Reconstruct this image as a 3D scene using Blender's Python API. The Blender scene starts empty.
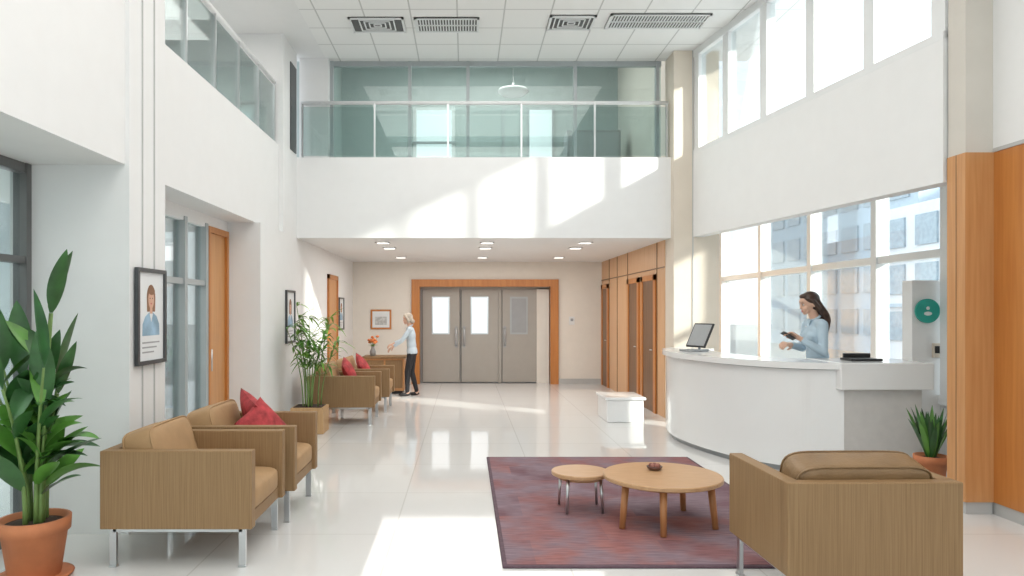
import bpy, bmesh, math, random
from mathutils import Vector, Matrix, Quaternion
random.seed(7)
R=math.radians
scene=bpy.context.scene
# ------------------------------------------------------------------ materials
def newmat(name):
    m=bpy.data.materials.new(name); m.use_nodes=True
    nt=m.node_tree; b=nt.nodes['Principled BSDF']; return m,nt,b
def mat(name,col,rough=.5,metal=0,var=.04,scale=6,bump=0,emit=None,spec=.5):
    m,nt,b=newmat(name)
    tc=nt.nodes.new('ShaderNodeTexCoord'); n=nt.nodes.new('ShaderNodeTexNoise'); n.inputs['Scale'].default_value=scale; n.inputs['Detail'].default_value=4
    r=nt.nodes.new('ShaderNodeValToRGB')
    r.color_ramp.elements[0].position=.3; r.color_ramp.elements[1].position=.7
    r.color_ramp.elements[0].color=[max(0,c*(1-var)) for c in col]+[1]
    r.color_ramp.elements[1].color=[min(1,c*(1+var)) for c in col]+[1]
    nt.links.new(tc.outputs['Object'],n.inputs['Vector']); nt.links.new(n.outputs['Fac'],r.inputs['Fac'])
    nt.links.new(r.outputs['Color'],b.inputs['Base Color'])
    b.inputs['Roughness'].default_value=rough; b.inputs['Metallic'].default_value=metal
    b.inputs['Specular IOR Level'].default_value=spec
    if bump:
        bp=nt.nodes.new('ShaderNodeBump'); bp.inputs['Strength'].default_value=bump; bp.inputs['Distance'].default_value=.01
        n2=nt.nodes.new('ShaderNodeTexNoise'); n2.inputs['Scale'].default_value=scale*8
        nt.links.new(tc.outputs['Object'],n2.inputs['Vector']); nt.links.new(n2.outputs['Fac'],bp.inputs['Height']); nt.links.new(bp.outputs['Normal'],b.inputs['Normal'])
    if emit:
        b.inputs['Emission Color'].default_value=(*col,1); b.inputs['Emission Strength'].default_value=emit
    return m
def wood(name,c1,c2,scale=(30,30,1.2),rough=.45):
    m,nt,b=newmat(name)
    tc=nt.nodes.new('ShaderNodeTexCoord'); mp=nt.nodes.new('ShaderNodeMapping'); mp.inputs['Scale'].default_value=scale
    n=nt.nodes.new('ShaderNodeTexNoise'); n.inputs['Scale'].default_value=2.2; n.inputs['Detail'].default_value=6; n.inputs['Distortion'].default_value=.3
    r=nt.nodes.new('ShaderNodeValToRGB'); r.color_ramp.elements[0].position=.3; r.color_ramp.elements[1].position=.72
    r.color_ramp.elements[0].color=(*c1,1); r.color_ramp.elements[1].color=(*c2,1)
    nt.links.new(tc.outputs['Object'],mp.inputs['Vector']); nt.links.new(mp.outputs['Vector'],n.inputs['Vector']); nt.links.new(n.outputs['Fac'],r.inputs['Fac']); nt.links.new(r.outputs['Color'],b.inputs['Base Color'])
    b.inputs['Roughness'].default_value=rough
    return m
def tile(name,c,c2,sx,sy,mortar,rough,bumpm=0):
    m,nt,b=newmat(name)
    tc=nt.nodes.new('ShaderNodeTexCoord'); br=nt.nodes.new('ShaderNodeTexBrick')
    br.offset=0; br.squash=1; br.inputs['Scale'].default_value=1
    br.inputs['Brick Width'].default_value=sx; br.inputs['Row Height'].default_value=sy
    br.inputs['Mortar Size'].default_value=mortar; br.inputs['Mortar Smooth'].default_value=.1
    br.inputs['Color1'].default_value=(*c,1); br.inputs['Color2'].default_value=(*[x*.98 for x in c],1); br.inputs['Mortar'].default_value=(*c2,1)
    nt.links.new(tc.outputs['Object'],br.inputs['Vector']); nt.links.new(br.outputs['Color'],b.inputs['Base Color'])
    b.inputs['Roughness'].default_value=rough
    return m
def glass(name,tint=(.93,.97,.97),refl=.08):
    m=bpy.data.materials.new(name); m.use_nodes=True; nt=m.node_tree; nt.nodes.clear()
    o=nt.nodes.new('ShaderNodeOutputMaterial'); mx=nt.nodes.new('ShaderNodeMixShader')
    t=nt.nodes.new('ShaderNodeBsdfTransparent'); g=nt.nodes.new('ShaderNodeBsdfGlossy'); g.inputs['Roughness'].default_value=.02
    t.inputs['Color'].default_value=(*tint,1)
    lw=nt.nodes.new('ShaderNodeLayerWeight'); lw.inputs['Blend'].default_value=.12
    ma=nt.nodes.new('ShaderNodeMath'); ma.operation='MULTIPLY_ADD'; ma.inputs[1].default_value=.6; ma.inputs[2].default_value=refl*.5; ma.use_clamp=True
    nt.links.new(lw.outputs['Fresnel'],ma.inputs[0]); nt.links.new(ma.outputs[0],mx.inputs['Fac'])
    nt.links.new(t.outputs[0],mx.inputs[1]); nt.links.new(g.outputs[0],mx.inputs[2]); nt.links.new(mx.outputs[0],o.inputs['Surface'])
    return m
WHITE=mat('white_paint',(.83,.83,.825),.6,var=.01)
CREAM=mat('cream_wall',(.82,.765,.69),.6,var=.015)
BEIGE=mat('beige_column',(.72,.64,.54),.5,var=.03,scale=3)
BEIGE2=mat('stone_column',(.66,.62,.56),.5,var=.03,scale=3)
FLOOR=tile('polished_floor',(.78,.775,.765),(.65,.64,.62),1.2,1.2,.006,.05)
CEIL=tile('ceiling_tile',(.88,.88,.87),(.58,.58,.57),.6,.6,.010,.8)
WOOD=wood('orange_wood',(.54,.25,.09),(.64,.33,.135),(12,12,.6),.38)
WOODD=wood('orange_wood_deep',(.49,.175,.04),(.58,.235,.06),(12,12,.6),.35)
WOODP=wood('peach_wood',(.62,.35,.175),(.70,.43,.24),(12,12,.6),.4)
DOORW=wood('dark_door_wood',(.15,.075,.035),(.23,.12,.06),(12,12,.6),.4)
CHW=wood('chair_laminate',(.25,.143,.06),(.34,.208,.098),(70,70,1.2),.55)
TABW=wood('table_birch',(.50,.285,.14),(.60,.37,.20),(3,30,30),.35)
LEGW=wood('table_leg_wood',(.44,.19,.07),(.54,.25,.10),(30,30,2),.4)
TAN=mat('tan_upholstery',(.43,.265,.13),.65,var=.06,bump=.15,scale=10)
TAND=mat('brown_leather',(.25,.15,.07),.42,var=.12,bump=.2,scale=8)
RED=mat('red_fabric',(.42,.045,.05),.8,var=.4,scale=14,bump=.3)
STEEL=mat('brushed_steel',(.62,.63,.64),.28,1,.03)
FRAMEG=mat('grey_window_frame',(.42,.45,.46),.45,.2,.03)
FRAMED=mat('dark_window_frame',(.07,.075,.08),.4,.2,.03)
FRAMEM=mat('bronze_window_frame',(.16,.16,.16),.4,.2,.03)
FRAMEW=mat('white_window_frame',(.80,.81,.81),.4,0,.01)
GLASS=glass('clear_glass')
GREENG=glass('green_glass',(.84,.90,.895),.10)
TEALG=glass('teal_grey_glass',(.76,.82,.82),.30)
DOORG=mat('door_laminate',(.40,.37,.33),.4,var=.02)
FROSTGLOW=mat('glowing_frosted_glass',(.88,.92,.95),.15,emit=.55,var=.0)  # faint emission stands in for brightness behind the panes; also the monitor screen
BLACK=mat('black_plastic',(.02,.02,.022),.35,var=.1)
GREY=mat('grey_plastic',(.35,.36,.37),.4,var=.03)
LGREY=mat('desk_stone_grey',(.64,.62,.60),.45,var=.03,scale=12)
DESKW=mat('desk_gloss_white',(.85,.85,.845),.12,var=.005)
TERRA=mat('terracotta',(.54,.19,.08),.65,var=.12,bump=.1)
SOIL=mat('soil',(.05,.03,.02),.9,var=.4,scale=40)
LEAF1=mat('dark_green_leaf',(.035,.12,.03),.34,var=.5,scale=5)
LEAF1b=mat('fresh_green_leaf',(.10,.27,.04),.36,var=.35,scale=5)
LEAF2=mat('bamboo_leaf',(.17,.34,.05),.45,var=.4,scale=8)
STEM=mat('plant_stem',(.16,.26,.07),.5,var=.2)
BASEG=mat('grey_baseboard',(.50,.50,.49),.5,var=.02)
MINT=mat('mint_wall',(.46,.53,.52),.6,var=.03)
TEALW=mat('teal_grey_wall',(.50,.56,.57),.6,var=.05)
TEAL=mat('teal_sign',(.02,.36,.29),.4,var=.03)
SKIN=mat('skin',(.66,.41,.30),.5,var=.04)
HAIRD=mat('dark_brown_hair',(.055,.028,.018),.4,var=.4,scale=20)
HAIRG=mat('ash_blonde_hair',(.48,.42,.35),.5,var=.25,scale=20)
SHIRT=mat('light_blue_shirt',(.46,.58,.67),.75,var=.06,bump=.2)
SHIRT2=mat('pale_shirt',(.54,.63,.70),.75,var=.05)
PANTS=mat('black_trousers',(.018,.018,.022),.7,var=.2)
LIP=mat('lips',(.55,.16,.14),.4); EYEW=mat('eye_white',(.85,.85,.83),.2); EYED=mat('iris',(.05,.03,.02),.15)
LAMP=mat('lamp_diffuser',(1,.97,.92),.5,emit=2.5,var=0)
VENTB=mat('vent_back',(.12,.12,.12),.7)
# ------------------------------------------------------------------ mesh builder
class MB:
    def __init__(s): s.v=[];s.f=[];s.mi=[];s.sm=[];s.mats=[]
    def add(s,vs,fs,m,smooth=False,M=None):
        if m not in s.mats: s.mats.append(m)
        k=s.mats.index(m); o=len(s.v)
        for p in vs:
            p=Vector(p); s.v.append(M@p if M else p)
        for f in fs: s.f.append([i+o for i in f]); s.mi.append(k); s.sm.append(smooth)
    def box(s,x0,x1,y0,y1,z0,z1,m,M=None):
        vs=[(x,y,z) for x in(x0,x1) for y in(y0,y1) for z in(z0,z1)]
        s.add(vs,[(0,1,3,2),(4,6,7,5),(0,4,5,1),(2,3,7,6),(0,2,6,4),(1,5,7,3)],m,False,M)
    def rbox(s,x0,x1,y0,y1,z0,z1,m,b=.01,M=None,seg=2):
        bm=bmesh.new(); bmesh.ops.create_cube(bm,size=1)
        for v in bm.verts: v.co=Vector((x0+(v.co.x+.5)*(x1-x0),y0+(v.co.y+.5)*(y1-y0),z0+(v.co.z+.5)*(z1-z0)))
        bmesh.ops.bevel(bm,geom=list(bm.edges),offset=b,segments=seg,affect='EDGES',profile=.5)
        bm.verts.index_update()
        s.add([v.co.copy() for v in bm.verts],[[v.index for v in f.verts] for f in bm.faces],m,False,M); bm.free()
    def tube(s,pts,rad,m,seg=12,M=None,smooth=True):
        pts=[Vector(p) for p in pts]
        if not hasattr(rad,'__len__'): rad=[rad]*len(pts)
        vs=[];fs=[];q=None;pt=None
        for i,p in enumerate(pts):
            t=(pts[min(i+1,len(pts)-1)]-pts[max(i-1,0)]).normalized()
            if q is None: q=t.to_track_quat('Z','Y')
            else: q=pt.rotation_difference(t)@q
            pt=t
            for k in range(seg):
                a=2*math.pi*k/seg; vs.append(p+q@Vector((math.cos(a)*rad[i],math.sin(a)*rad[i],0)))
        for i in range(len(pts)-1):
            for k in range(seg):
                a=i*seg+k;b=i*seg+(k+1)%seg; fs.append((a,b,b+seg,a+seg))
        fs.append(list(range(seg))[::-1]); fs.append([(len(pts)-1)*seg+k for k in range(seg)])
        s.add(vs,fs,m,smooth,M)
    def ell(s,c,r,m,e=1.0,ez=None,M=None,nu=20,nv=12,rot=None):
        ez=e if ez is None else ez
        c=Vector(c); vs=[];fs=[]
        pw=lambda x,k: math.copysign(abs(x)**k,x)
        for j in range(nv+1):
            ph=-math.pi/2+math.pi*j/nv
            for i in range(nu):
                a=2*math.pi*i/nu
                p=Vector((r[0]*pw(math.cos(ph),ez)*pw(math.cos(a),e),r[1]*pw(math.cos(ph),ez)*pw(math.sin(a),e),r[2]*pw(math.sin(ph),ez)))
                if rot: p=rot@p
                vs.append(c+p)
        for j in range(nv):
            for i in range(nu):
                fs.append((j*nu+i,j*nu+(i+1)%nu,(j+1)*nu+(i+1)%nu,(j+1)*nu+i))
        s.add(vs,fs,m,True,M)
    def lathe(s,prof,m,c=(0,0,0),seg=28,M=None,smooth=True):
        c=Vector(c);vs=[];fs=[]
        for r,z in prof:
            for k in range(seg):
                a=2*math.pi*k/seg; vs.append(c+Vector((r*math.cos(a),r*math.sin(a),z)))
        for j in range(len(prof)-1):
            for k in range(seg):
                fs.append((j*seg+k,j*seg+(k+1)%seg,(j+1)*seg+(k+1)%seg,(j+1)*seg+k))
        fs.append(list(range(seg))[::-1]); fs.append([(len(prof)-1)*seg+k for k in range(seg)])
        s.add(vs,fs,m,smooth,M)
    def prism(s,out,z0,z1,m,smooth=False):
        n=len(out); vs=[(x,y,z0) for x,y in out]+[(x,y,z1) for x,y in out]
        fs=[(i,(i+1)%n,(i+1)%n+n,i+n) for i in range(n)]
        s.add(vs,fs,m,smooth); s.add(vs,[list(range(n))[::-1],list(range(n,2*n))],m,False)
    def band(s,a,b,z0,z1,m):
        n=len(a); vs=[(p[0],p[1],z) for z in(z0,z1) for p in a]+[(p[0],p[1],z) for z in(z0,z1) for p in b]
        f=[]
        for i in range(n-1):
            f+=[(i,i+1,n+i+1,n+i),(2*n+i+1,2*n+i,3*n+i,3*n+i+1),(n+i,n+i+1,3*n+i+1,3*n+i),(i+1,i,2*n+i,2*n+i+1)]
        f+=[(0,n,3*n,2*n),(n-1,3*n-1,4*n-1,2*n-1)]
        s.add(vs,f,m,False)
    def leaf(s,base,d,L,W,droop,m,twist=0,n=8,fold=.25):
        base=Vector(base);d=Vector(d).normalized()
        side=d.cross(Vector((0,0,1)))
        if side.length<.05: side=Vector((1,0,0))
        side.normalize(); side=Quaternion(d,twist)@side
        nrm=side.cross(d).normalized()
        vs=[];fs=[]
        for i in range(n+1):
            t=i/n; w=W*.5*max(.05,math.sin(math.pi*min(1,t**.85))**.8) if t<1 else .001
            p=base+d*L*t+Vector((0,0,-droop*L*t*t))
            vs+=[p-side*w+nrm*w*fold,p,p+side*w+nrm*w*fold]
        for i in range(n):
            o=i*3; fs+=[(o,o+1,o+4,o+3),(o+1,o+2,o+5,o+4)]
        s.add(vs,fs,m,True)
    def mesh(s,name,recalc=True):
        me=bpy.data.meshes.new(name); me.from_pydata([tuple(p) for p in s.v],[],s.f)
        for m in s.mats: me.materials.append(m)
        me.polygons.foreach_set('material_index',s.mi); me.polygons.foreach_set('use_smooth',s.sm); me.update()
        if recalc:
            bm=bmesh.new(); bm.from_mesh(me); bmesh.ops.recalc_face_normals(bm,faces=bm.faces); bm.to_mesh(me); bm.free()
        return me
    def build(s,name,parent=None,loc=None,rz=0,center=True,recalc=True):
        me=s.mesh(name,recalc); o=bpy.data.objects.new(name,me); scene.collection.objects.link(o)
        if loc is not None: o.location=loc; o.rotation_euler=(0,0,rz)
        elif center and parent is None:
            c=sum((Vector(b) for b in o.bound_box),Vector())/8
            me.transform(Matrix.Translation(-c)); o.location=c
        if parent: o.parent=parent
        return o
def bx(name,x0,x1,y0,y1,z0,z1,m,parent=None):
    b=MB(); b.box(x0,x1,y0,y1,z0,z1,m); return b.build(name,parent)
def empty(name,loc=(0,0,0),rz=0,sc=1):
    e=bpy.data.objects.new(name,None); scene.collection.objects.link(e); e.location=loc; e.rotation_euler=(0,0,rz); e.scale=(sc,)*3; e.empty_display_size=.2; return e
H1=2.72; H2=3.92; HC=5.45
# ------------------------------------------------------------------ shell
bx('floor',-6.5,5.45,-6,16.6,-.12,0,FLOOR)
bx('ground',-60,80,-60,90,-.5,-.16,mat('outdoor_paving',(.45,.45,.43),.9,var=.08))
bx('ceiling',-2.1,4.3,-6,11.0,HC,HC+.2,CEIL)
bx('ceiling_border',-6.5,-2.1,-6,11.0,HC,HC+.2,WHITE)
# left near
bx('wall_left_upper',-3.2,-2.5,-6,5.3,H1,HC,WHITE)
b=MB()
X=-3.2
for z0,z1 in((0,.12),(1.99,2.04),(H1-.07,H1)): b.box(X-.08,X,-6,5.3,z0,z1,FRAMEM)
for y in(-6,-4,-2,0,1.6,3.2,4.3,5.24): b.box(X-.09,X+.01,y,y+.06,0,H1,FRAMEM)
b.box(X-.05,X-.04,-6,5.3,.1,H1-.08,TEALG)
b.build('window_1')
bx('pillar',-3.35,-2.47,5.3,5.93,0,HC,WHITE)
b=MB(); b.box(-2.472,-2.462,5.50,5.512,0,HC,BASEG); b.box(-2.472,-2.462,5.71,5.722,0,HC,BASEG); b.build('trim_1')
# left mid
b=MB()
for z0,z1 in((0,.14),(1.92,1.98),(2.58,H1)): b.box(-3.0,-2.9,5.93,8.1,z0,z1,FRAMEG if z0<2.5 else WHITE)
for y in(5.93,6.75,7.42,8.03): b.box(-3.01,-2.885,y,y+.07,0,2.62,FRAMEG)
b.box(-2.955,-2.945,5.93,8.1,.1,2.6,TEALG)
b.build('window_2')
b=MB()
b.box(-2.98,-2.88,8.11,8.17,0,2.6,WOODD); b.box(-2.98,-2.88,8.73,8.79,0,2.6,WOODD); b.box(-2.98,-2.88,8.17,8.73,2.53,2.6,WOODD)
b.box(-2.96,-2.915,8.17,8.73,0,2.53,WOOD); b.tube([(-2.90,8.24,.95),(-2.90,8.24,1.2)],.012,STEEL)
b.build('door_1')
bx('wall_left_header',-3.0,-2.9,8.1,8.8,2.6,H1,WHITE)
bx('wall_left_pier',-3.0,-2.5,8.8,9.9,0,H1,WHITE)
bx('wall_left_fascia',-2.72,-2.56,5.93,9.9,H1,H2,WHITE)
bx('floor_gallery',-4.6,-2.72,5.93,9.9,H1,H2-.05,WHITE)
bx('column',-3.12,-2.5,9.9,10.7,0,HC,WHITE)
bx('window_3',-2.505,-2.485,10.28,10.62,3.95,5.2,FRAMED)
b=MB()
b.box(-4.7,-4.6,5.3,10.7,H2-.05,4.15,WHITE); b.box(-4.7,-4.6,5.3,10.7,5.35,HC,WHITE)
for y in(5.3,6.2,7.1,8.0,8.9,9.8,10.62): b.box(-4.72,-4.58,y,y+.08,H2,HC,FRAMEG)
b.box(-4.66,-4.64,5.3,10.7,4.1,5.4,TEALG)
b.build('window_4')
bx('wall_gallery_end',-4.7,-3.12,9.9,10.0,H2,HC,WHITE)
def railing(name,x0,y0,x1,y1,z,ht,n,gm):
    b=MB(); p0=Vector((x0,y0,0));p1=Vector((x1,y1,0)); d=(p1-p0)
    ang=math.atan2(d.y,d.x); L=d.length
    M=Matrix.Translation(p0)@Matrix.Rotation(ang,4,'Z')
    b.tube([(0,0,z+ht),(L,0,z+ht)],.028,FRAMEW,M=M)
    for i in range(n+1):
        x=min(max(L*i/n,.02),L-.02); b.box(x-.012,x+.012,-.02,.02,z,z+ht,STEEL,M=M)
    b.box(0,L,-.006,.006,z+.04,z+ht-.06,gm,M=M)
    return b.build(name)
railing('balcony_railing',-2.62,5.95,-2.62,9.88,H2,.85,5,GREENG)
# centre bridge
bx('wall_bridge_fascia',-2.5,3.06,10.7,10.95,H1,H2,WHITE)
bx('floor_bridge',-2.5,3.06,10.95,14.7,H1+.3,H2-.02,WHITE)
bx('ceiling_corridor',-2.5,3.06,10.95,16.3,H1,H1+.28,WHITE)
railing('balcony_railing',-2.45,10.78,3.04,10.78,H2,.83,5,GREENG)
bx('wall_bridge_pier',-2.5,-2.06,10.86,11.1,H2,HC,WHITE)
b=MB()
for z0,z1 in((H2,H2+.06),(HC-.07,HC)): b.box(-2.06,3.0,11.0,11.08,z0,z1,FRAMEG)
for x in(-2.06,-.87,.02,1.66,2.92): b.box(x,x+.05,10.99,11.09,H2,HC,FRAMEG)
b.box(-2.06,3.0,11.03,11.04,H2,HC,GREENG)
b.build('window_5')
bx('wall_upstairs_back',-2.6,3.2,14.6,14.7,H2-.02,6.6,MINT)
bx('wall_upstairs_left',-2.6,-2.5,11.1,14.6,H2-.02,6.6,MINT)
bx('wall_upstairs_right',3.1,3.2,11.1,14.6,H2-.02,6.6,CREAM)
bx('ceiling_upstairs',-2.6,3.2,11.0,14.7,6.6,6.7,WHITE)
bx('wall_upstairs_header',-2.6,3.2,11.02,11.1,HC+.2,6.6,MINT)
b=MB(); b.box(-1.05,-.2,14.55,14.6,4.0,5.75,FRAMEW); b.box(-.98,-.27,14.53,14.56,4.0,5.68,FROSTGLOW); b.box(-1.05,-.2,14.52,14.56,5.0,5.05,FRAMEG); b.build('window_6')
b=MB(); b.box(.75,1.8,14.53,14.6,4.0,5.75,FRAMEG); b.box(.8,1.25,14.5,14.55,4.0,5.68,MINT);b.box(1.3,1.75,14.5,14.55,4.0,5.68,FROSTGLOW); b.build('door_2')
b=MB(); b.lathe([(.02,.1),(.02,.0),(.26,-.02),(.28,-.06),(.2,-.12),(.0001,-.14)],FRAMEW,(.87,13,5.65)); b.tube([(.87,13,5.7),(.87,13,6.6)],.012,STEEL,8); b.build('pendant_lamp')
b=MB(); b.rbox(1.9,2.9,13.4,13.9,H2-.02,5.0,GREY,.01); b.box(1.95,2.38,13.38,13.4,4.0,4.95,FRAMEG); b.box(2.42,2.85,13.38,13.4,4.0,4.95,FRAMEG); b.build('storage_cabinet')
# corridor
b=MB(); b.box(-2.6,-2.5,10.7,16.1,0,H1,WHITE); b.build('wall_corridor_left')
b=MB(); 
b.box(-2.5,-2.46,13.05,13.13,0,2.3,WOODD);b.box(-2.5,-2.46,13.92,14.0,0,2.3,WOODD);b.box(-2.5,-2.46,13.05,14.0,2.22,2.3,WOODD);b.box(-2.5,-2.48,13.13,13.92,0,2.22,WOOD); b.build('door_3')
bx('wall_back_left',-2.6,-1.02,16.05,16.2,0,H1,CREAM)
bx('wall_back_right',1.9,3.2,16.05,16.2,0,H1,CREAM)
bx('wall_back_header',-1.02,1.9,16.05,16.2,2.3,H1,CREAM)
b=MB()
b.box(-1.19,-1.01,15.99,16.25,0,2.33,WOODD); b.box(1.9,2.08,15.99,16.25,0,2.33,WOODD); b.box(-1.01,1.9,15.99,16.25,2.17,2.33,WOODD)
b.build('trim_doorway')
def leafdoor(b,x0,x1,win=True,h=1):
    b.rbox(x0,x1,16.30,16.36,.02,2.12,DOORG,.006)
    xc=(x0+x1)/2
    if win:
        b.box(xc-.2,xc+.2,16.285,16.30,1.1,1.95,STEEL); b.box(xc-.165,xc+.165,16.275,16.29,1.14,1.91,FROSTGLOW)
    else:
        b.box(xc-.2,xc+.2,16.285,16.30,1.1,1.95,FRAMEG); b.box(xc-.165,xc+.165,16.275,16.29,1.14,1.91,GREY)
    hx=x1-.08 if h>0 else x0+.08
    b.box(hx-.03,hx+.03,16.285,16.30,.8,1.28,GREY)
    b.tube([(hx,16.27,.85),(hx,16.23,.88),(hx,16.23,1.2),(hx,16.27,1.23)],.013,STEEL,8)
    b.box(x0+.015,x0+.025,16.29,16.30,.03,2.1,FRAMED)
b=MB(); leafdoor(b,-.98,-.12,h=1); b.build('door_4')
b=MB(); leafdoor(b,-.10,.76,h=-1); b.build('door_5')
b=MB(); leafdoor(b,.82,1.62,False,h=-1); b.build('door_6')
b=MB(); b.box(1.62,1.9,16.28,16.36,0,2.15,CREAM); b.box(.76,.82,16.27,16.36,0,2.15,DOORG); b.box(-1.01,1.9,16.28,16.36,2.12,2.3,DOORG); b.build('trim_2')
bx('wall_back_vestibule',-1.2,2.1,16.38,16.5,0,H1,GREY)
# corridor right
bx('wall_corridor_right',3.05,3.2,11.0,16.1,0,H1+.3,WOODP)
for i,(y0,y1,zt) in enumerate(((15.25,16.0,2.2),(12.55,13.45,2.22),(11.45,12.4,2.22))):
    b=MB()
    b.box(3.02,3.05,y0,y0+.13,0,zt,WOODD);b.box(3.02,3.05,y1-.13,y1,0,zt,WOODD);b.box(3.02,3.05,y0,y1,zt-.09,zt,WOODD);b.box(3.035,3.05,y0+.13,y1-.13,0,zt-.09,DOORW)
    b.tube([(3.02,y0+.2,1.0),(3.02,y0+.32,1.0)],.01,STEEL,8)
    b.build('door_%d'%(7+i))
b=MB()
for y in(11.42,13.48,14.4,15.2): b.box(3.04,3.052,y,y+.015,0,H1,DOORW)
b.box(3.038,3.052,11.0,16.05,2.3,2.315,DOORW); b.build('trim_3')
b=MB(); 
for a in(-1.3,.35,1.9):
    for d in(11.4,12.4,14.6): 
        b.box(a-.09,a+.09,d-.09,d+.09,H1-.012,H1-.001,LAMP)
        for s in(-1,1):
            b.box(a-.11,a+.11,d+s*.10-.01,d+s*.10+.01,H1-.016,H1-.001,FRAMEW); b.box(a+s*.10-.01,a+s*.10+.01,d-.11,d+.11,H1-.016,H1-.001,FRAMEW)
b.build('recessed_ceiling_light')
bx('baseboard_back',1.9+.18,3.04,16.0,16.05,0,.12,BASEG); bx('baseboard_left',-2.5,-2.48,10.72,13.05,0,.12,BASEG); 
# right back column
b=MB(); b.box(3.06,3.72,10.55,11.0,0,HC,BEIGE); b.build('column')
b=MB(); b.box(3.33,3.345,10.54,10.55,0,HC,BASEG); b.build('trim_4')
# right fascia (angled) + clerestory
A=Vector((3.34,10.55));B=Vector((4.005,6.03)); dv=(B-A); nv=Vector((-dv.y,dv.x)).normalized()
if nv.x<0: nv=-nv
def q(t,o): p=A+dv*t+nv*o; return (p.x,p.y)
b=MB(); b.prism([q(0,0),q(1,0),q(1,.16),q(0,.16)],H1,H2,WHITE); b.build('wall_right_fascia')
b=MB()
for t in(0,.2,.4,.6,.8,1.0):
    w=.016; t0=min(max(t-w,0),1-2*w); b.prism([q(t0,.015),q(t0+2*w,.015),q(t0+2*w,.13),q(t0,.13)],H2+.01,HC,FRAMEW)
for z0,z1 in((H2+.001,H2+.07),(HC-.1,HC)): b.prism([q(0,0),q(1,0),q(1,.14),q(0,.14)],z0,z1,FRAMEW)
b.prism([q(0,.06),q(1,.06),q(1,.07),q(0,.07)],H2+.05,HC-.05,GLASS)
b.build('window_7')
b=MB(); b.prism([q(0,.16),q(1,.16),(5.45,6.0),(5.45,14.9),(3.5,14.9),(3.5,11.0)],3.5,H2-.02,WHITE); b.build('ceiling_alcove')
# alcove windows
b=MB(); XW=5.3
b.box(XW,XW+.12,6.1,15,0,.6,WHITE); b.box(XW,XW+.12,6.1,7.9,.6,3.5,WHITE)
for y in(14.8,12.85,11.0,9.26,7.9): b.box(XW-.05,XW+.12,y-.06,y+.06,.6,3.5,FRAMEW)
for z0,z1 in((.6,.7),(2.24,2.33),(3.42,3.5)): b.box(XW-.03,XW+.10,7.9,14.86,z0,z1,FRAMEW)
b.box(XW+.03,XW+.04,7.9,14.86,.6,3.5,GLASS); b.build('window_8')
bx('wall_alcove_back',3.2,5.42,14.86,15.0,0,3.9,WHITE)
bx('wall_alcove_front',4.26,5.42,6.0,6.1,0,3.9,WHITE)
bx('wall_alcove_stub',4.98,5.3,8.02,8.2,0,1.98,WHITE)
# near right column + wall
b=MB(); b.box(4.03,4.26,5.8,6.02,.1,2.92,WOOD); b.box(4.045,4.26,5.815,6.02,0,.1,BASEG); b.box(4.04,4.26,5.81,6.02,2.92,HC,BEIGE2); b.box(4.028,4.03,5.905,5.911,.1,2.92,DOORW); b.build('column')
b=MB()
b.box(4.26,4.4,4.6,6.0,.1,2.92,WOODD); b.box(4.275,4.4,4.6,6.0,0,.1,BASEG); b.box(4.26,4.4,5.2,6.0,2.92,HC,WHITE); b.box(4.25,4.27,4.6,5.8,2.92,2.95,BASEG)
b.box(4.26,4.4,-6,5.2,2.92,3.4,WHITE); b.box(4.26,4.4,-6,4.6,0,2.92,WHITE); b.box(4.26,4.4,-6,5.2,5.3,HC,WHITE); b.box(4.26,4.4,-1.5,5.2,3.4,5.3,WHITE)
b.build('wall_right')
b=MB()
for y in(-5.9,-4.4,-3,-1.6): b.box(4.27,4.39,y,y+.08,3.4,5.3,FRAMEW)
b.box(4.32,4.33,-6,-1.5,3.4,5.3,GLASS); b.build('added_clerestory')  # unseen clerestory, added and placed for the sunlight it lets in
b=MB()
for x in(-3.2,-1.4,.4,2.3,4.2): b.box(x,x+.09,-6.05,-5.95,0,HC,FRAMEW)
for z in(0,2.7,HC-.1): b.box(-3.2,4.3,-6.05,-5.95,z,z+.1,FRAMEW)
b.box(-3.2,4.3,-6.01,-6.0,0,HC,GLASS); b.build('added_rear_glazing')  # unseen glazing behind the camera, added so sky light fills the hall
bx('wall_left_room',-6.5,-6.4,-6,11,0,HC,TEALW)
bx('ceiling_left_room',-6.5,-3.35,-6,5.93,H1,H1+.1,WHITE)
# vents
def vent(x,y,w,l,slats):
    b=MB(); z=HC-.001
    b.box(x-w/2,x+w/2,y-l/2,y+l/2,z-.012,z,VENTB)
    b.box(x-w/2,x+w/2,y-l/2,y-l/2+.03,z-.025,z,FRAMEW);b.box(x-w/2,x+w/2,y+l/2-.03,y+l/2,z-.025,z,FRAMEW)
    b.box(x-w/2,x-w/2+.03,y-l/2,y+l/2,z-.025,z,FRAMEW);b.box(x+w/2-.03,x+w/2,y-l/2,y+l/2,z-.025,z,FRAMEW)
    if slats:
        n=int(w/.04)
        for i in range(n): xx=x-w/2+.03+i*(w-.06)/n; b.box(xx,xx+.016,y-l/2,y+l/2,z-.024,z-.008,FRAMEW)
        b.box(x-w/2,x+w/2,y-.01,y+.01,z-.024,z-.008,FRAMEW)
    else:
        for k in(.15,.11,.07,.03):
            for sx in(-1,1):
                b.box(x+sx*k*1.5-.008,x+sx*k*1.5+.008,y-k*1.2,y+k*1.2,z-.024,z-.008,FRAMEW)
                b.box(x-k*1.5,x+k*1.5,y+sx*k*1.2-.008,y+sx*k*1.2+.008,z-.024,z-.008,FRAMEW)
    b.build('ceiling_vent')
vent(-1.16,9.57,.72,.48,False);vent(-.24,9.57,.85,.46,True);vent(1.4,9.5,.6,.46,False);vent(2.52,9.45,1.3,.46,True)
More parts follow.
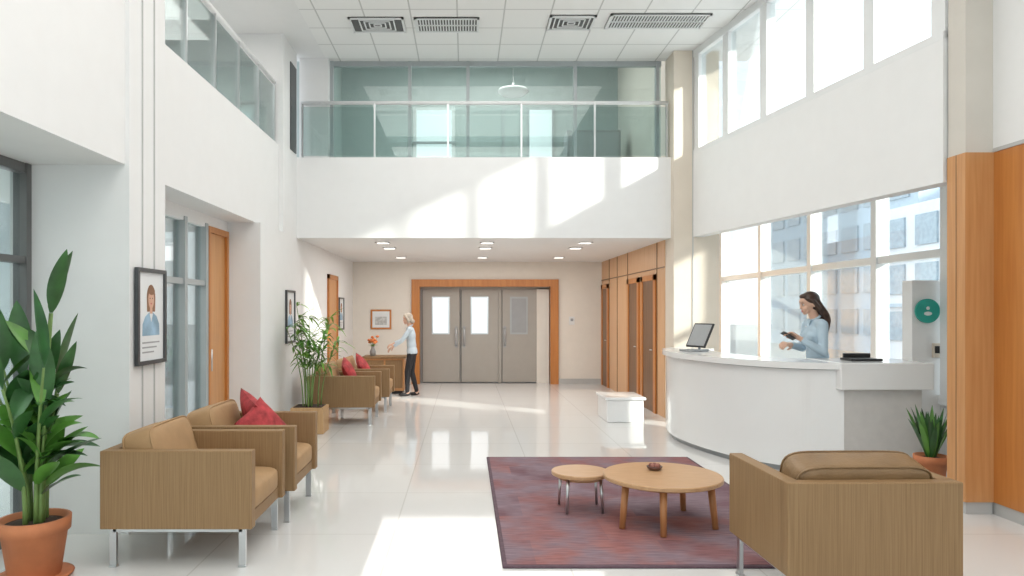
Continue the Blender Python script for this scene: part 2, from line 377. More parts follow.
# ------------------------------------------------------------------ exterior
BW=mat('facade_white',(.76,.78,.80),.8,var=.03); BWIN=mat('facade_window',(.33,.41,.47),.2,var=.15); BBR=mat('facade_brick',(.60,.28,.18),.8,var=.1); BBL=mat('facade_blue',(.46,.56,.64),.7,var=.05)
b=MB(); b.box(15,19,12,26,-.2,5.2,BW)
for i in range(8):
    for z in(.6,2.2,3.8): b.box(14.93,15,12.6+i*1.7,13.7+i*1.7,z,z+1.0,BWIN)
for z in (1.75,3.35): b.box(14.9,15,12,26,z,z+.12,BBL)
b.build('office_building')
b=MB(); b.box(17,21,27,40,-.2,7.5,BBL)
for i in range(7):
    for z in(.6,2.4,4.2,6): b.box(16.93,17,27.5+i*1.8,28.8+i*1.8,z,z+1.1,BWIN)
b.build('office_building')
b=MB(); b.box(24,28,15,30,-.2,9.2,BBR)
for i in range(7):
    for z in(5.6,7.4): b.box(23.93,24,15.5+i*2,16.6+i*2,z,z+1.1,BWIN)
b.build('brick_building')
# ------------------------------------------------------------------ furniture
def armchair(loc,rz,W=.86,D=.97,cush=TAN,name='armchair',h=.75,bz=0,wrap=False):
    e=empty(name,loc,rz); d=D/2;w=W/2
    b=MB(); a0=-d+.06 if wrap else -d; bw=w if wrap else w-.085
    b.rbox(a0,d,-w,-w+.085,.25,h,CHW,.006); b.rbox(a0,d,w-.085,w,.25,h,CHW,.006); b.rbox(-d,-d+.08,-bw,bw,.25,h,CHW,.006); b.rbox(-d+.08,d-.03,-w+.085,w-.085,.25,.33,CHW,.004); b.build('frame',e)
    b=MB(); b.ell((.04,0,.41),(d-.05,w-.088,.095),cush,.22,.35,nu=48,nv=20); b.build('seat_cushion',e)
    b=MB(); rot=Matrix.Rotation(R(-16),3,'Y'); b.ell((-d+.235,0,.64+bz),(.115,w-.09,.225),cush,.28,.3,nu=48,nv=24,rot=rot)
    piv=Vector((-d+.235,0,.64+bz))
    for sx in(-1,1):
        ring=[]
        for k in range(33):
            a=2*math.pi*k/32; pw=lambda x,e: math.copysign(abs(x)**e,x)
            ring.append(piv+rot@Vector((sx*.092,(w-.095)*pw(math.cos(a),.3),.222*pw(math.sin(a),.3))))
        b.tube(ring,.006,cush,6)
    b.build('back_cushion',e)
    b=MB()
    for sx in(-1,1):
        for sy in(-1,1):
            x=sx*(d-.07);y=sy*(w-.042); b.box(x-.022,x+.022,y-.012,y+.012,0,.25,STEEL); b.rbox(x-.026,x+.026,y-.02,y+.02,0,.012,STEEL,.003)
    for sy in(-1,1): b.box(-d+.07,d-.07,sy*(w-.042)-.012,sy*(w-.042)+.012,.225,.25,STEEL)
    b.build('legs',e)
    return e
def pillow(e,loc,rotm,s=.2):
    b=MB(); n=14;vs=[];fs=[]
    for side in(1,-1):
        o=len(vs)
        for i in range(n+1):
            for j in range(n+1):
                u=i/n*2-1;v=j/n*2-1
                th=.42*s*max(0,(1-u*u)*(1-v*v))**.45*side
                k=1-.10*(1-abs(u*v))*(max(abs(u),abs(v))**4)
                vs.append((th,u*s*k,v*s*k))
        for i in range(n):
            for j in range(n):
                a=o+i*(n+1)+j; fs.append((a,a+1,a+n+2,a+n+1))
    b.add(vs,fs,RED,True); o=b.build('throw_pillow',e,recalc=False); o.matrix_local=Matrix.Translation(loc)@rotm; 
    return o
c1=armchair((-1.845,5.02,0),0)
c2=armchair((-1.80,5.99,0),0)
pillow(c2,(0,.17,.74),Matrix.Rotation(R(30),4,'Z')@Matrix.Rotation(R(-20),4,'Y')@Matrix.Rotation(R(18),4,'X'),.20)
pillow(c2,(.13,-.04,.69),Matrix.Rotation(R(-40),4,'Z')@Matrix.Rotation(R(-26),4,'Y')@Matrix.Rotation(R(34),4,'X'),.185)
c3=armchair((-1.78,10.75,0),0,h=.7)
c4=armchair((-1.70,12.0,0),0,h=.7)
pillow(c3,(.02,.2,.70),Matrix.Rotation(R(-25),4,'Y')@Matrix.Rotation(R(20),4,'X'),.2)
pillow(c4,(.02,-.05,.70),Matrix.Rotation(R(-30),4,'Y')@Matrix.Rotation(R(35),4,'X'),.2)
c5=armchair((2.145,4.17,0),R(91),W=.93,D=.80,cush=TAND,h=.745,bz=-.02,wrap=True)
# rug
m,nt,bb=newmat('patchwork_rug')
tc=nt.nodes.new('ShaderNodeTexCoord'); br=nt.nodes.new('ShaderNodeTexBrick'); br.offset=.37; br.inputs['Scale'].default_value=1; br.inputs['Brick Width'].default_value=.9; br.inputs['Row Height'].default_value=.6; br.inputs['Mortar Size'].default_value=0
br.inputs['Color1'].default_value=(.20,.125,.15,1); br.inputs['Color2'].default_value=(.40,.18,.165,1); br.inputs['Mortar'].default_value=(.17,.10,.13,1)
n=nt.nodes.new('ShaderNodeTexNoise'); n.inputs['Scale'].default_value=2.2; n.inputs['Detail'].default_value=9
mp=nt.nodes.new('ShaderNodeMapping'); mp.inputs['Scale'].default_value=(3,40,1)
n3=nt.nodes.new('ShaderNodeTexNoise'); n3.inputs['Scale'].default_value=2; n3.inputs['Detail'].default_value=5
mx=nt.nodes.new('ShaderNodeMix'); mx.data_type='RGBA'; mx.inputs['B'].default_value=(.29,.215,.245,1)
mx2=nt.nodes.new('ShaderNodeMix'); mx2.data_type='RGBA'; mx2.blend_type='MULTIPLY'; mx2.inputs['Factor'].default_value=.7
nt.links.new(tc.outputs['Object'],br.inputs['Vector']); nt.links.new(tc.outputs['Object'],n.inputs['Vector']); nt.links.new(tc.outputs['Object'],mp.inputs['Vector']); nt.links.new(mp.outputs['Vector'],n3.inputs['Vector'])
r0=nt.nodes.new('ShaderNodeValToRGB'); r0.color_ramp.elements[0].position=.40; r0.color_ramp.elements[1].position=.60
nt.links.new(n.outputs['Fac'],r0.inputs['Fac']); nt.links.new(r0.outputs['Color'],mx.inputs['Factor']); nt.links.new(br.outputs['Color'],mx.inputs['A'])
rr=nt.nodes.new('ShaderNodeValToRGB'); rr.color_ramp.elements[0].position=.38; rr.color_ramp.elements[1].position=.58; rr.color_ramp.elements[0].color=(.6,.57,.62,1); rr.color_ramp.elements[1].color=(1.0,1,1,1)
nt.links.new(n3.outputs['Fac'],rr.inputs['Fac']); nt.links.new(mx.outputs['Result'],mx2.inputs['A']); nt.links.new(rr.outputs['Color'],mx2.inputs['B'])
nt.links.new(mx2.outputs['Result'],bb.inputs['Base Color']); bb.inputs['Roughness'].default_value=.95; bb.inputs['Specular IOR Level'].default_value=.1
RUG=m; RUGB=mat('rug_border',(.13,.08,.10),.95,var=.15,scale=30)
b=MB(); b.rbox(.24,2.48,4.59,8.02,.0,.016,RUGB,.006); b.box(.27,2.45,4.62,7.99,.0162,.018,RUG); b.build('rug')
# tables
def table(name,x,y,r,h,legs,topm,legm,lr,z0=.0185):
    b=MB(); b.lathe([(.0001,h-.035),(r-.012,h-.035),(r,h-.028),(r,h-.006),(r-.006,h),(.0001,h)],topm,(x,y,0),seg=56,smooth=False)
    for a in legs:
        ca,sa=math.cos(R(a)),math.sin(R(a))
        b.tube([(x+ca*r*.80,y+sa*r*.80,h-.035),(x+ca*r*.88,y+sa*r*.88,z0+.004)],[lr,lr*.8],legm,14)
    b.lathe([(r*.72,h-.06),(r*.78,h-.06),(r*.78,h-.034),(r*.72,h-.034)],topm,(x,y,0),seg=40)
    return b.build(name)
table('coffee_table',1.52,5.55,.45,.385,(-104,-30,50,208),TABW,LEGW,.028)
table('side_table',.945,5.9,.235,.335,(-130,-40,40,140),TABW,STEEL,.014)
b=MB(); z=.385; BRN=mat('brown_ceramic',(.13,.06,.045),.35,var=.3); PET=mat('dried_petal',(.32,.13,.10),.7,var=.3)
b.lathe([(.0001,z),(.04,z),(.058,z+.018),(.062,z+.03),(.056,z+.03),(.045,z+.018),(.0001,z+.014)],BRN,(1.50,5.7,0))
for i in range(5):
    a=i*1.3; b.ell((1.50+.028*math.cos(a),5.7+.028*math.sin(a),z+.034),(.02,.02,.018),PET,nu=10,nv=6)
b.build('trinket_bowl')
# reception desk
ctrl=[(2.92,10.1),(2.74,9.8),(2.65,9.35),(2.65,8.85),(2.77,8.25),(3.00,7.68),(3.33,7.30),(3.76,7.14)]
def cr(P,n=12):
    out=[];P=[Vector(p) for p in P];P=[P[0]*2-P[1]]+P+[P[-1]*2-P[-2]]
    for i in range(1,len(P)-2):
        for k in range(n):
            t=k/n; out.append(.5*((2*P[i])+(-P[i-1]+P[i+1])*t+(2*P[i-1]-5*P[i]+4*P[i+1]-P[i+2])*t*t+(-P[i-1]+3*P[i]-3*P[i+1]+P[i+2])*t**3))
    out.append(P[-2]); return out
oc=cr(ctrl)
def off(P,o):
    r=[]
    for i,p in enumerate(P):
        t=(P[min(i+1,len(P)-1)]-P[max(i-1,0)]).normalized(); nn=Vector((-t.y,t.x)); r.append(p+nn*o)
    return r
DT=1.125
e=empty('reception_desk')
b=MB(); b.band(off(oc,0),off(oc,.5),.06,DT-.075,DESKW); b.band(off(oc,.05),off(oc,.44),0,.06,GREY)
b.build('curved_front',e)
b=MB(); b.band(off(oc,-.05),off(oc,.55),DT-.065,DT,DESKW); b.band(off(oc,.01),off(oc,.49),DT-.076,DT-.064,GREY); b.build('counter_top',e)
b=MB(); b.rbox(3.76,4.54,7.15,7.72,.0,.865,LGREY,.006); b.rbox(3.69,4.60,7.06,7.78,.865,DT+.005,DESKW,.008); b.box(3.77,4.53,7.16,7.7,.858,.867,GREY); b.build('end_cabinet',e)
b=MB(); T=Matrix.Translation((2.92,9.2,DT+.001))@Matrix.Rotation(R(25),4,'Z')
b.rbox(-.15,.15,-.12,.10,0,.025,GREY,.008,M=T)
T2=T@Matrix.Translation((.02,0,.03))@Matrix.Rotation(R(28),4,'Y')
b.rbox(-.012,.012,-.17,.17,.02,.36,BLACK,.006,M=T2); b.box(.0121,.0135,-.155,.155,.035,.345,FROSTGLOW,M=T2); b.box(-.0145,-.0121,-.15,.15,.04,.34,GREY,M=T2)
b.tube([(.10,0,.02),(.09,0,.16)],.018,STEEL,M=T); b.build('desk_monitor')
b=MB(); b.rbox(3.92,4.24,7.30,7.53,DT+.006,DT+.03,BLACK,.006); b.rbox(3.94,4.22,7.49,7.52,DT+.025,DT+.075,BLACK,.006); b.build('laptop')
# bench
b=MB(); b.rbox(2.08,2.62,10.55,11.25,.0,.33,DESKW,.012); b.rbox(2.05,2.65,10.52,11.28,.33,.37,DESKW,.01); b.build('white_bench')
# credenza
b=MB(); b.rbox(-1.98,-1.2,14.15,14.6,.06,.70,WOOD,.006); b.rbox(-2.02,-1.16,14.1,14.65,.70,.74,CHW,.006); b.box(-1.95,-1.23,14.2,14.58,0,.06,BLACK)
for i in(0,1): b.box(-1.93+i*.37,-1.60+i*.37,14.135,14.15,.12,.66,CHW); b.tube([(-1.63+i*.1,14.12,.35),(-1.63+i*.1,14.12,.45)],.008,STEEL,8)
b.build('credenza')
b=MB(); b.lathe([(.0001,.74),(.05,.74),(.065,.82),(.03,.9),(.04,.93),(.0001,.93)],GREY,(-1.83,14.3,0))
OR=mat('orange_petals',(.75,.22,.06),.6,var=.3)
for i in range(12):
    a=i*2.4; r=.03+.1*random.random(); p=(-1.83+r*math.cos(a),14.3+r*math.sin(a),1.0+.13*random.random())
    b.tube([(-1.83,14.3,.9),p],.004,STEM,6); b.ell(p,(.035,.035,.025),OR,nu=10,nv=6); b.leaf((-1.83,14.3,.92),(math.cos(a+1),math.sin(a+1),.8),.14,.04,.4,LEAF2)
b.build('flower_vase')
# plants
def terracotta(b,x,y,r,h):
    b.lathe([(.0001,0),(r*.68,0),(r*.72,.01),(r*.92,h*.78),(r,h*.78),(r*1.02,h),(r*.9,h),(r*.87,h*.9),(.0001,h*.9)],TERRA,(x,y,0),seg=36)
    b.lathe([(.0001,h*.9),(r*.86,h*.9),(r*.5,h*.94),(.0001,h*.95)],SOIL,(x,y,0))
random.seed(21)
b=MB(); px,py=-2.66,4.45; terracotta(b,px,py,.2,.37)
b.lathe([(.0001,0),(.2,0),(.22,.02),(.2,.02),(.0001,.015)],TERRA,(px,py,0))
for i in range(12):
    a=i*2.399+.4; sp=.03+.08*(i%4)/3; lean=.06+.24*((i*7)%5)/4
    h=random.uniform(.7,1.2)
    if i in(0,5): h=1.3;lean=.06
    p0=Vector((px+sp*math.cos(a),py+sp*math.sin(a)*.7,.33)); 
    P=[p0+Vector((math.cos(a)*lean*t*t,math.sin(a)*lean*t*t*.6,h*t)) for t in [k/8 for k in range(9)]]
    b.tube(P,[.016-.009*k/8 for k in range(9)],STEM,8)
    nl=6
    for k in range(nl):
        t=.36+.64*k/(nl-1); j=min(8,int(t*8)); pp=P[j]
        la=a+k*2.4+random.uniform(-.4,.4); up=random.uniform(.5,1.5) if k<nl-1 else 3.0
        if pp.x<px-.08 and math.cos(la)<0 and k<nl-1: la=math.pi-la
        L=random.uniform(.36,.52)
        b.leaf(pp,(math.cos(la),math.sin(la)*.45,up),L,L*.27,random.uniform(.1,.5) if k<nl-1 else .05,LEAF1 if random.random()<.65 else LEAF1b,random.uniform(-.7,.7),12,.3)
b.build('potted_plant')
b=MB(); px,py=-2.1,9.75
b.rbox(px-.22,px+.22,py-.2,py+.2,0,.35,wood('planter_wood',(.50,.30,.14),(.60,.38,.19)),.01); b.box(px-.19,px+.19,py-.17,py+.17,.345,.355,SOIL)
for i in range(11):
    a=i*2.399; sp=.03+.12*(i%3)/2; h=random.uniform(.85,1.4)
    p0=Vector((px+sp*math.cos(a),py+sp*math.sin(a),.35)); P=[p0+Vector((math.cos(a)*.22*t*t,math.sin(a)*.22*t*t,h*t)) for t in [k/8 for k in range(9)]]
    b.tube(P,[.010-.006*k/8 for k in range(9)],STEM,6)
    for k in range(28):
        t=.5+.5*random.random(); pp=P[min(8,int(t*8.99))]; la=random.uniform(0,6.28)
        if pp.x<px-.1 and math.cos(la)<0: la=math.pi-la
        b.leaf(pp,(math.cos(la),math.sin(la),random.uniform(-.1,1.1)),random.uniform(.18,.32),.036,random.uniform(.2,.8),LEAF2 if random.random()<.6 else LEAF1b,0,5)
b.build('bamboo_plant')
b=MB(); px,py=4.27,6.6; terracotta(b,px,py,.14,.32)
for i in range(34):
    a=i*2.399; up=random.uniform(1.8,6)
    b.leaf((px+.04*math.cos(a),py+.04*math.sin(a),.30),(math.cos(a),math.sin(a),up),random.uniform(.40,.58),.05,random.uniform(.05,.25),LEAF1 if i%3 else LEAF1b,0,8)
b.build('spiky_plant')
# frames / pictures
SEP=mat('print_blue',(.30,.45,.58),.6,var=.3); PAP=mat('print_paper',(.80,.82,.83),.5,var=.02); PK=mat('print_skin',(.70,.42,.30),.6,var=.1); PKH=mat('print_hair',(.30,.15,.08),.6,var=.2)
def frame_x(name,x,y0,y1,z0,z1,art=0):
    b=MB(); f=.03
    b.box(x,x+.03,y0,y1,z0,z0+f,FRAMED);b.box(x,x+.03,y0,y1,z1-f,z1,FRAMED);b.box(x,x+.03,y0,y0+f,z0+f,z1-f,FRAMED);b.box(x,x+.03,y1-f,y1,z0+f,z1-f,FRAMED)
    b.box(x,x+.012,y0+f,y1-f,z0+f,z1-f,PAP)
    yc=(y0+y1)/2; h=z1-z0; w=y1-y0; M=Matrix.Translation((x+.0125,yc,z0)); o=[0]
    def poly(pts,m):
        o[0]+=.0003; b.add([(o[0],p[0]*w,p[1]*h) for p in pts],[list(range(len(pts)))],m,False,M)
    def disc(cy,cz,ry,rz,m,a0=0,a1=360):
        n=24; poly([(cy+ry*math.cos(R(a0+(a1-a0)*k/n)),cz+rz*math.sin(R(a0+(a1-a0)*k/n))) for k in range(n)],m)
    poly([(-.30,.30),(.30,.30),(.29,.42),(.20,.50),(.07,.54),(-.07,.54),(-.20,.50),(-.29,.42)],SEP)   # shoulders
    disc(0,.70,.15,.135,PKH); poly([(-.15,.70),(-.14,.55),(.14,.55),(.15,.70)],PKH)                     # hair
    poly([(-.045,.50),(.045,.50),(.045,.62),(-.045,.62)],PK); disc(0,.68,.10,.10,PK); poly([(-.06,.53),(0,.44),(.06,.53)],PAP)
    for s in(-1,1): disc(s*.04,.69,.014,.007,HAIRD)
    disc(0,.635,.03,.008,LIP); disc(.01,.765,.115,.04,PKH)
    for k in range(3): b.box(x+.0125,x+.0135,yc-w*.3,yc+w*(.3-.1*k),z0+h*(.22-.05*k),z0+h*(.235-.05*k),GREY)
    return b.build(name)
frame_x('framed_poster',-2.461,5.36,5.87,1.23,1.97)
frame_x('framed_poster',-2.499,10.0,10.5,1.18,1.93)
frame_x('framed_poster',-2.499,14.2,14.75,1.25,1.9)
b=MB(); b.rbox(-2.10,-1.64,16.02,16.05,1.22,1.66,WOODD,.006); b.box(-2.06,-1.68,16.015,16.021,1.26,1.62,PAP); b.box(-2.0,-1.74,16.012,16.016,1.32,1.5,mat('sketch',(.55,.56,.55),.7,var=.3,scale=20)); b.build('framed_picture')
b=MB(); b.rbox(2.32,2.44,16.03,16.05,1.32,1.5,FRAMEW,.004); b.box(2.35,2.41,16.025,16.031,1.40,1.46,GREY); b.build('thermostat')
b=MB(); T=Matrix.Translation((5.135,8.0,1.64))@Matrix.Rotation(R(90),4,'X')
b.lathe([(.0001,-.01),(.135,-.01),(.135,.015),(.0001,.015)],TEAL,seg=40,M=T,smooth=False)
b.ell((0,.03,.0155),(.02,.02,.004),FRAMEW,M=T); b.ell((0,-.03,.0155),(.045,.022,.004),FRAMEW,M=T)
b.build('round_wall_sign')
b=MB(); b.rbox(5.20,5.28,7.99,8.02,1.12,1.28,BEIGE,.004); b.box(5.215,5.265,7.985,7.991,1.17,1.25,BLACK); b.build('card_reader')
# ------------------------------------------------------------------ people
def remesh(mb,vox,it):
    o=mb.build('tmp',center=False); r=o.modifiers.new('r','REMESH'); r.mode='VOXEL'; r.voxel_size=vox; r.use_smooth_shade=True
    s=o.modifiers.new('s','SMOOTH'); s.factor=.5; s.iterations=it
    dg=bpy.context.evaluated_depsgraph_get(); me=bpy.data.meshes.new_from_object(o.evaluated_get(dg))
    bpy.data.objects.remove(o); me.materials.clear(); return me
def segd(p,a,b2,r0,r1):
    ab=b2-a; t=max(0,min(1,(p-a).dot(ab)/max(ab.dot(ab),1e-9))); return (p-(a+ab*t)).length-(r0+(r1-r0)*t)
def person(name,loc,rz,sc,lean,headpitch,armL,armR,shirt,hair,hairstyle,pants,phone=False,legs=((0,0),(0,0))):
    e=empty(name,loc,rz,sc)
    piv=Vector((0,0,.95)); Lm=Matrix.Translation(piv)@Matrix.Rotation(R(lean),4,'Y')@Matrix.Translation(-piv); Li=Lm.inverted()
    L=lambda p: Lm@Vector(p)
    mb=MB(); segs=[]
    def T(a,b2,r0,r1,lab):
        a=Vector(a);b2=Vector(b2); n=8
        pts=[a.lerp(b2,k/n) for k in range(n+1)]; rr=[r0+(r1-r0)*k/n for k in range(n+1)]
        mb.tube(pts,rr,SKIN,14); mb.ell(a,(r0,)*3,SKIN,nu=14,nv=8); mb.ell(b2,(r1,)*3,SKIN,nu=14,nv=8); segs.append((lab,a,b2,r0,r1))
    rot=Lm.to_3x3()
    for c,r in(((0,0,.93),(.112,.16,.13)),((0,0,1.05),(.10,.14,.15)),((.0,0,1.14),(.096,.132,.15)),((.0,0,1.25),(.105,.155,.17)),((-.01,0,1.36),(.075,.15,.065))): mb.ell(L(c),r,SKIN,rot=rot)
    mb.ell(L((.068,.066,1.255)),(.052,.06,.058),SKIN); mb.ell(L((.068,-.066,1.255)),(.052,.06,.058),SKIN); mb.ell((-.035,.068,.90),(.078,.08,.095),SKIN); mb.ell((-.035,-.068,.90),(.078,.08,.095),SKIN)
    segs.append(('shirt',L((0,0,.95)),L((0,0,1.36)),.13,.13))
    T(L((0,-.14,1.385)),L((0,.14,1.385)),.050,.050,'shirt')
    T(L((-.01,0,1.40)),L((.02,0,1.52)),.047,.045,'skin')
    for sy,(fx,kx) in((1,legs[0]),(-1,legs[1])):
        T((0,sy*.085,.90),(kx+.015,sy*.088,.50),.093,.064,'pants'); T((kx+.015,sy*.088,.50),(fx-.01,sy*.09,.10),.062,.045,'pants')
        mb.ell((fx+.05,sy*.095,.035),(.125,.042,.036),SKIN); segs.append(('shoe',Vector((fx-.05,sy*.095,.03)),Vector((fx+.15,sy*.095,.03)),.04,.03)); T((fx-.02,sy*.09,.1),(fx-.02,sy*.09,.045),.036,.036,'skin')
    for sy,arm in((1,armL),(-1,armR)):
        el,wr=Vector(arm[0]),Vector(arm[1]); sh=L((0,sy*.165,1.37))
        T(sh,el,.054,.042,'shirt'); cut=el.lerp(wr,arm[2]); T(el,cut,.042,.036,'shirt'); T(cut,wr,.030,.024,'skin')
    me=remesh(mb,.010,6)
    labs={'shirt':0,'pants':1,'skin':2,'shoe':3}
    for m in(shirt,pants,SKIN,BLACK): me.materials.append(m)
    for f in me.polygons:
        c=f.center; best=min(segs,key=lambda s:segd(c,*s[1:])); k=labs[best[0]]
        lc=Li@c
        if k==0 and c.z<.88 and abs(c.y)<.2 and abs(c.x)<.2: k=1
        if k==1 and c.z>.88: k=0
        if lc.z>1.435 and abs(lc.y)<.066 and abs(lc.x)<.08: k=2
        f.material_index=k; f.use_smooth=True
    o=bpy.data.objects.new('body',me); scene.collection.objects.link(o); o.parent=e
    b=MB()
    ring=[L((-.002+.056*math.cos(a),.060*math.sin(a),1.438-.026*math.cos(a))) for a in [R(35)+k*R(290)/20 for k in range(21)]]
    b.tube(ring,[.006]+[.012]*19+[.006],shirt,8)
    for s in(1,-1): b.leaf(L((.045,s*.04,1.43)),rot@Vector((.35,-s*.25,-1)),.085,.05,0,shirt,0,6,.1)
    for k in range(4): b.ell(L((.098-.004*abs(k-1.5),0,1.36-.09*k)),(.006,.006,.006),FRAMEW,nu=8,nv=6)
    b.build('collar',e)
    for sy,arm in((1,armL),(-1,armR)):
        el,wr=Vector(arm[0]),Vector(arm[1]); d=(wr-el).normalized(); q=d.to_track_quat('X','Z')
        M=Matrix.Translation(wr)@q.to_matrix().to_4x4()@Matrix.Rotation(R(arm[3]),4,'X')
        if sy<0: M=M@Matrix.Scale(-1,4,(0,1,0))
        hb=MB(); hb.tube([(-.02,0,0),(.01,0,0)],[.023,.026],SKIN,12,M=M); hb.ell((.05,0,0),(.052,.040,.016),SKIN,.7,M=M)
        for k,(yy,ln) in enumerate(((-.03,.068),(-.010,.077),(.010,.072),(.029,.056))):
            p=Vector((.088,yy,0)); ang=12; pts=[Vector((.07,yy,0)),p]
            for sgl in(.45,.32,.23):
                ang+=arm[4]; p=p+Vector((math.cos(R(ang)),0,-math.sin(R(ang))))*ln*sgl; pts.append(p)
            hb.tube(pts,[.010,.010,.0092,.0085,.0072],SKIN,10,M=M); hb.ell(pts[-1],(.0072,)*3,SKIN,nu=10,nv=6,M=M)
        hb.tube([(.015,-.02,-.004),(.045,-.052,-.014),(.072,-.060,-.026),(.092,-.056,-.036)],[.014,.012,.0105,.008],SKIN,10,M=M)
        hm=remesh(hb,.0038,2); hm.materials.append(SKIN)
        for f in hm.polygons: f.use_smooth=True
        ho=bpy.data.objects.new('hand_left' if sy>0 else 'hand_right',hm); scene.collection.objects.link(ho); ho.parent=e
        if phone and sy>0:
            pb=MB(); pb.rbox(.03,.17,-.038,.038,-.042,-.033,BLACK,.003,M=M); pb.build('phone',e)
    hp=L((.02,0,1.50)); HM=Matrix.Translation(hp)@Matrix.Rotation(R(headpitch),4,'Y')
    hb=MB(); S=SKIN
    hb.tube([(-.02,0,-.06),(0,0,.03)],[.045,.045],S,14,M=HM)
    hb.ell((.0,0,.115),(.092,.074,.093),S,M=HM,nu=28,nv=18); hb.ell((.035,0,.06),(.058,.053,.062),S,M=HM); hb.ell((.068,0,.012),(.024,.026,.02),S,M=HM); hb.ell((.045,0,.03),(.045,.042,.03),S,M=HM)
    hb.ell((.07,0,.135),(.022,.05,.025),S,M=HM)
    hb.tube([(.086,0,.105),(.095,0,.085),(.104,0,.067),(.090,0,.061)],[.007,.009,.010,.007],S,10,M=HM)
    hb.ell((.084,0,.037),(.012,.026,.014),S,M=HM)
    for s in(1,-1):
        hb.ell((-.005,s*.076,.085),(.018,.010,.032),S,M=HM); hb.ell((.055,s*.034,.065),(.026,.024,.028),S,M=HM)
    hm=remesh(hb,.0045,4); hm.materials.append(S)
    for f in hm.polygons: f.use_smooth=True
    ho=bpy.data.objects.new('head',hm); scene.collection.objects.link(ho); ho.parent=e
    fb=MB()
    for s in(1,-1):
        fb.ell((.080,s*.032,.100),(.009,.014,.008),EYEW,M=HM,nu=12,nv=8); fb.ell((.087,s*.032,.099),(.004,.006,.006),EYED,M=HM,nu=10,nv=6)
        fb.tube([(.088,s*.016,.118),(.088,s*.033,.123),(.078,s*.048,.118)],[.0022,.0028,.0015],hair,6,M=HM)
        fb.tube([(.086,s*.02,.105),(.089,s*.033,.108),(.082,s*.045,.104)],.0018,HAIRD,6,M=HM)
    fb.tube([(.088,-.020,.037),(.096,-.008,.040),(.096,.008,.040),(.088,.020,.037)],[.002,.005,.005,.002],LIP,8,M=HM)
    fb.tube([(.088,-.018,.034),(.095,0,.030),(.088,.018,.034)],[.002,.0055,.002],LIP,8,M=HM)
    fb.build('face_features',e)
    hb=MB(); hb.ell((-.016,0,.135),(.094,.085,.084),hair,M=HM,nu=28,nv=18); hb.ell((-.04,0,.095),(.072,.082,.09),hair,M=HM); hb.ell((.03,0,.182),(.052,.058,.028),hair,M=HM)
    if hairstyle=='long':
        for s in(1,-1): hb.tube([(.03,s*.066,.155),(-.01,s*.082,.11),(-.045,s*.074,.04),(-.07,s*.06,-.03),(-.085,s*.05,-.10)],[.016,.022,.026,.024,.012],hair,10,M=HM)
        for k in range(5):
            y=(k-2)*.022; ph=k*1.3
            hb.tube([(-.06,y*1.2,.10)]+[(-.085-.012*math.sin(t*1.1+ph)-.010*t+ (.018*max(0,t-3)),y*1.3+.006*math.sin(t*1.7+ph),.05-.055*t) for t in range(0,6)],[.03,.032,.031,.028,.025,.018,.006],hair,10,M=HM)
    else:
        for s in(1,-1): hb.tube([(.035,s*.068,.16),(.01,s*.085,.11),(-.005,s*.083,.05),(-.01,s*.07,.01)],[.018,.022,.026,.014],hair,10,M=HM)
        hb.tube([(-.06,-.05,.06),(-.085,0,.03),(-.06,.05,.06)],[.04,.05,.04],hair,12,M=HM)
    hm=remesh(hb,.0055,3); hm.materials.append(hair)
    for f in hm.polygons: f.use_smooth=True
    ho=bpy.data.objects.new('hair',hm); scene.collection.objects.link(ho); ho.parent=e
    return e
person('receptionist',(3.95,8.05,0),R(180),1.085,5,14,((.05,.21,1.10),(.28,.17,1.24),.8,20,22),((.06,-.22,1.12),(.27,-.06,1.16),.8,-30,30),SHIRT,HAIRD,'long',PANTS,phone=True)
person('standing_woman',(-1.02,13.85,0),R(180),.93,5,10,((.20,.21,1.14),(.38,.16,1.02),.75,10,14),((.21,-.20,1.15),(.40,-.12,1.07),.75,-10,14),SHIRT2,HAIRG,'bob',PANTS,legs=((.10,.07),(-.08,.0)))
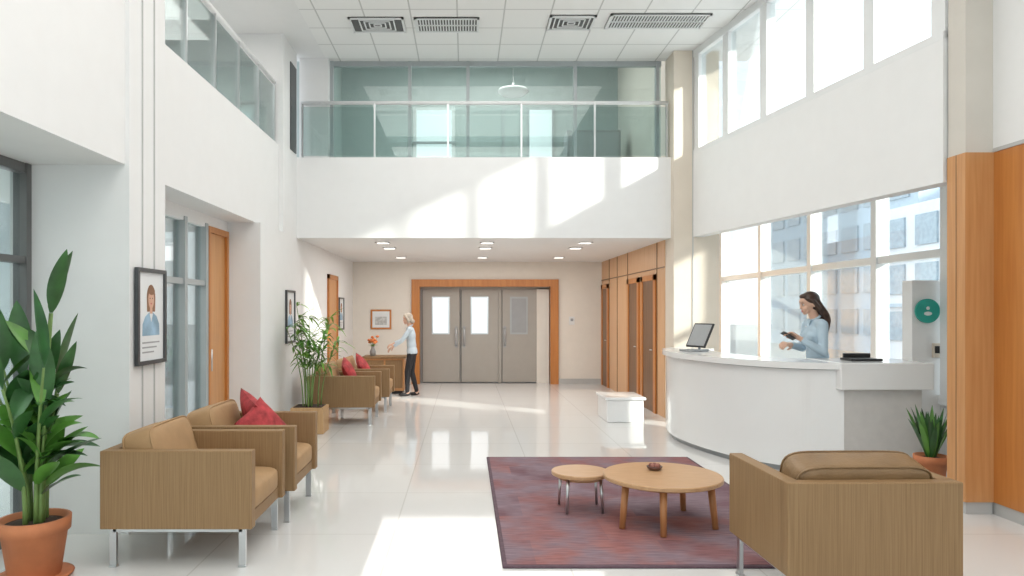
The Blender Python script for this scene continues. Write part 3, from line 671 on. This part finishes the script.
# ------------------------------------------------------------------ light
w=bpy.data.worlds.new('sky'); scene.world=w; w.use_nodes=True; nt=w.node_tree; bg=nt.nodes['Background']
tc=nt.nodes.new('ShaderNodeTexCoord'); sp=nt.nodes.new('ShaderNodeSeparateXYZ'); r=nt.nodes.new('ShaderNodeValToRGB')
r.color_ramp.elements[0].color=(.97,.975,1,1); r.color_ramp.elements[1].color=(.80,.88,1,1); r.color_ramp.elements[0].position=.0; r.color_ramp.elements[1].position=.7
nt.links.new(tc.outputs['Generated'],sp.inputs[0]); nt.links.new(sp.outputs['Z'],r.inputs['Fac']); nt.links.new(r.outputs['Color'],bg.inputs['Color']); bg.inputs['Strength'].default_value=2.4
sd=bpy.data.lights.new('sun','SUN'); sd.energy=7; sd.angle=R(2.5); sd.color=(1,.94,.85); so=bpy.data.objects.new('sun',sd); scene.collection.objects.link(so)
so.rotation_euler=Vector((-1.3,1.0,-.62)).to_track_quat('-Z','Y').to_euler(); so.location=(12,-8,9)
def area(name,loc,sx,sy,e,rot=(0,0,0),col=(1,.97,.93)):
    l=bpy.data.lights.new(name,'AREA'); l.shape='RECTANGLE'; l.size=sx;l.size_y=sy;l.energy=e;l.color=col
    o=bpy.data.objects.new(name,l); scene.collection.objects.link(o); o.location=loc; o.rotation_euler=rot
area('ceiling_fill_1',(.3,8,HC-.05),4,4,90); area('ceiling_fill_2',(.3,2.5,HC-.05),4,5,150)  # area lamps added as fill, no fixtures in the main ceiling
area('corridor_light',(.3,13.3,H1-.04),4,3.5,90)
area('upstairs_fill',(.3,12.8,6.5),3,2,85)  # lamp added because the closed upstairs room would be dark
area('gallery_fill',(-3.7,7.8,HC-.05),1,3,28)  # lamp added to brighten the enclosed gallery
area('left_room_fill',(-5,2,H1-.05),2,6,120); area('left_room_fill_2',(-5,8,H1-.05),2,3,120)  # lamps added to brighten what shows through the left windows
cd=bpy.data.cameras.new('camera'); cd.sensor_width=36; cd.lens=36*720/1024; cd.shift_x=47/1024; cd.shift_y=22/1024; cd.clip_start=.05; cd.clip_end=300
co=bpy.data.objects.new('camera',cd); scene.collection.objects.link(co); co.location=(0,0,1.65); co.rotation_euler=(R(90),0,0); scene.camera=co
scene.view_settings.view_transform='Standard'; scene.view_settings.look='None'; scene.view_settings.exposure=0
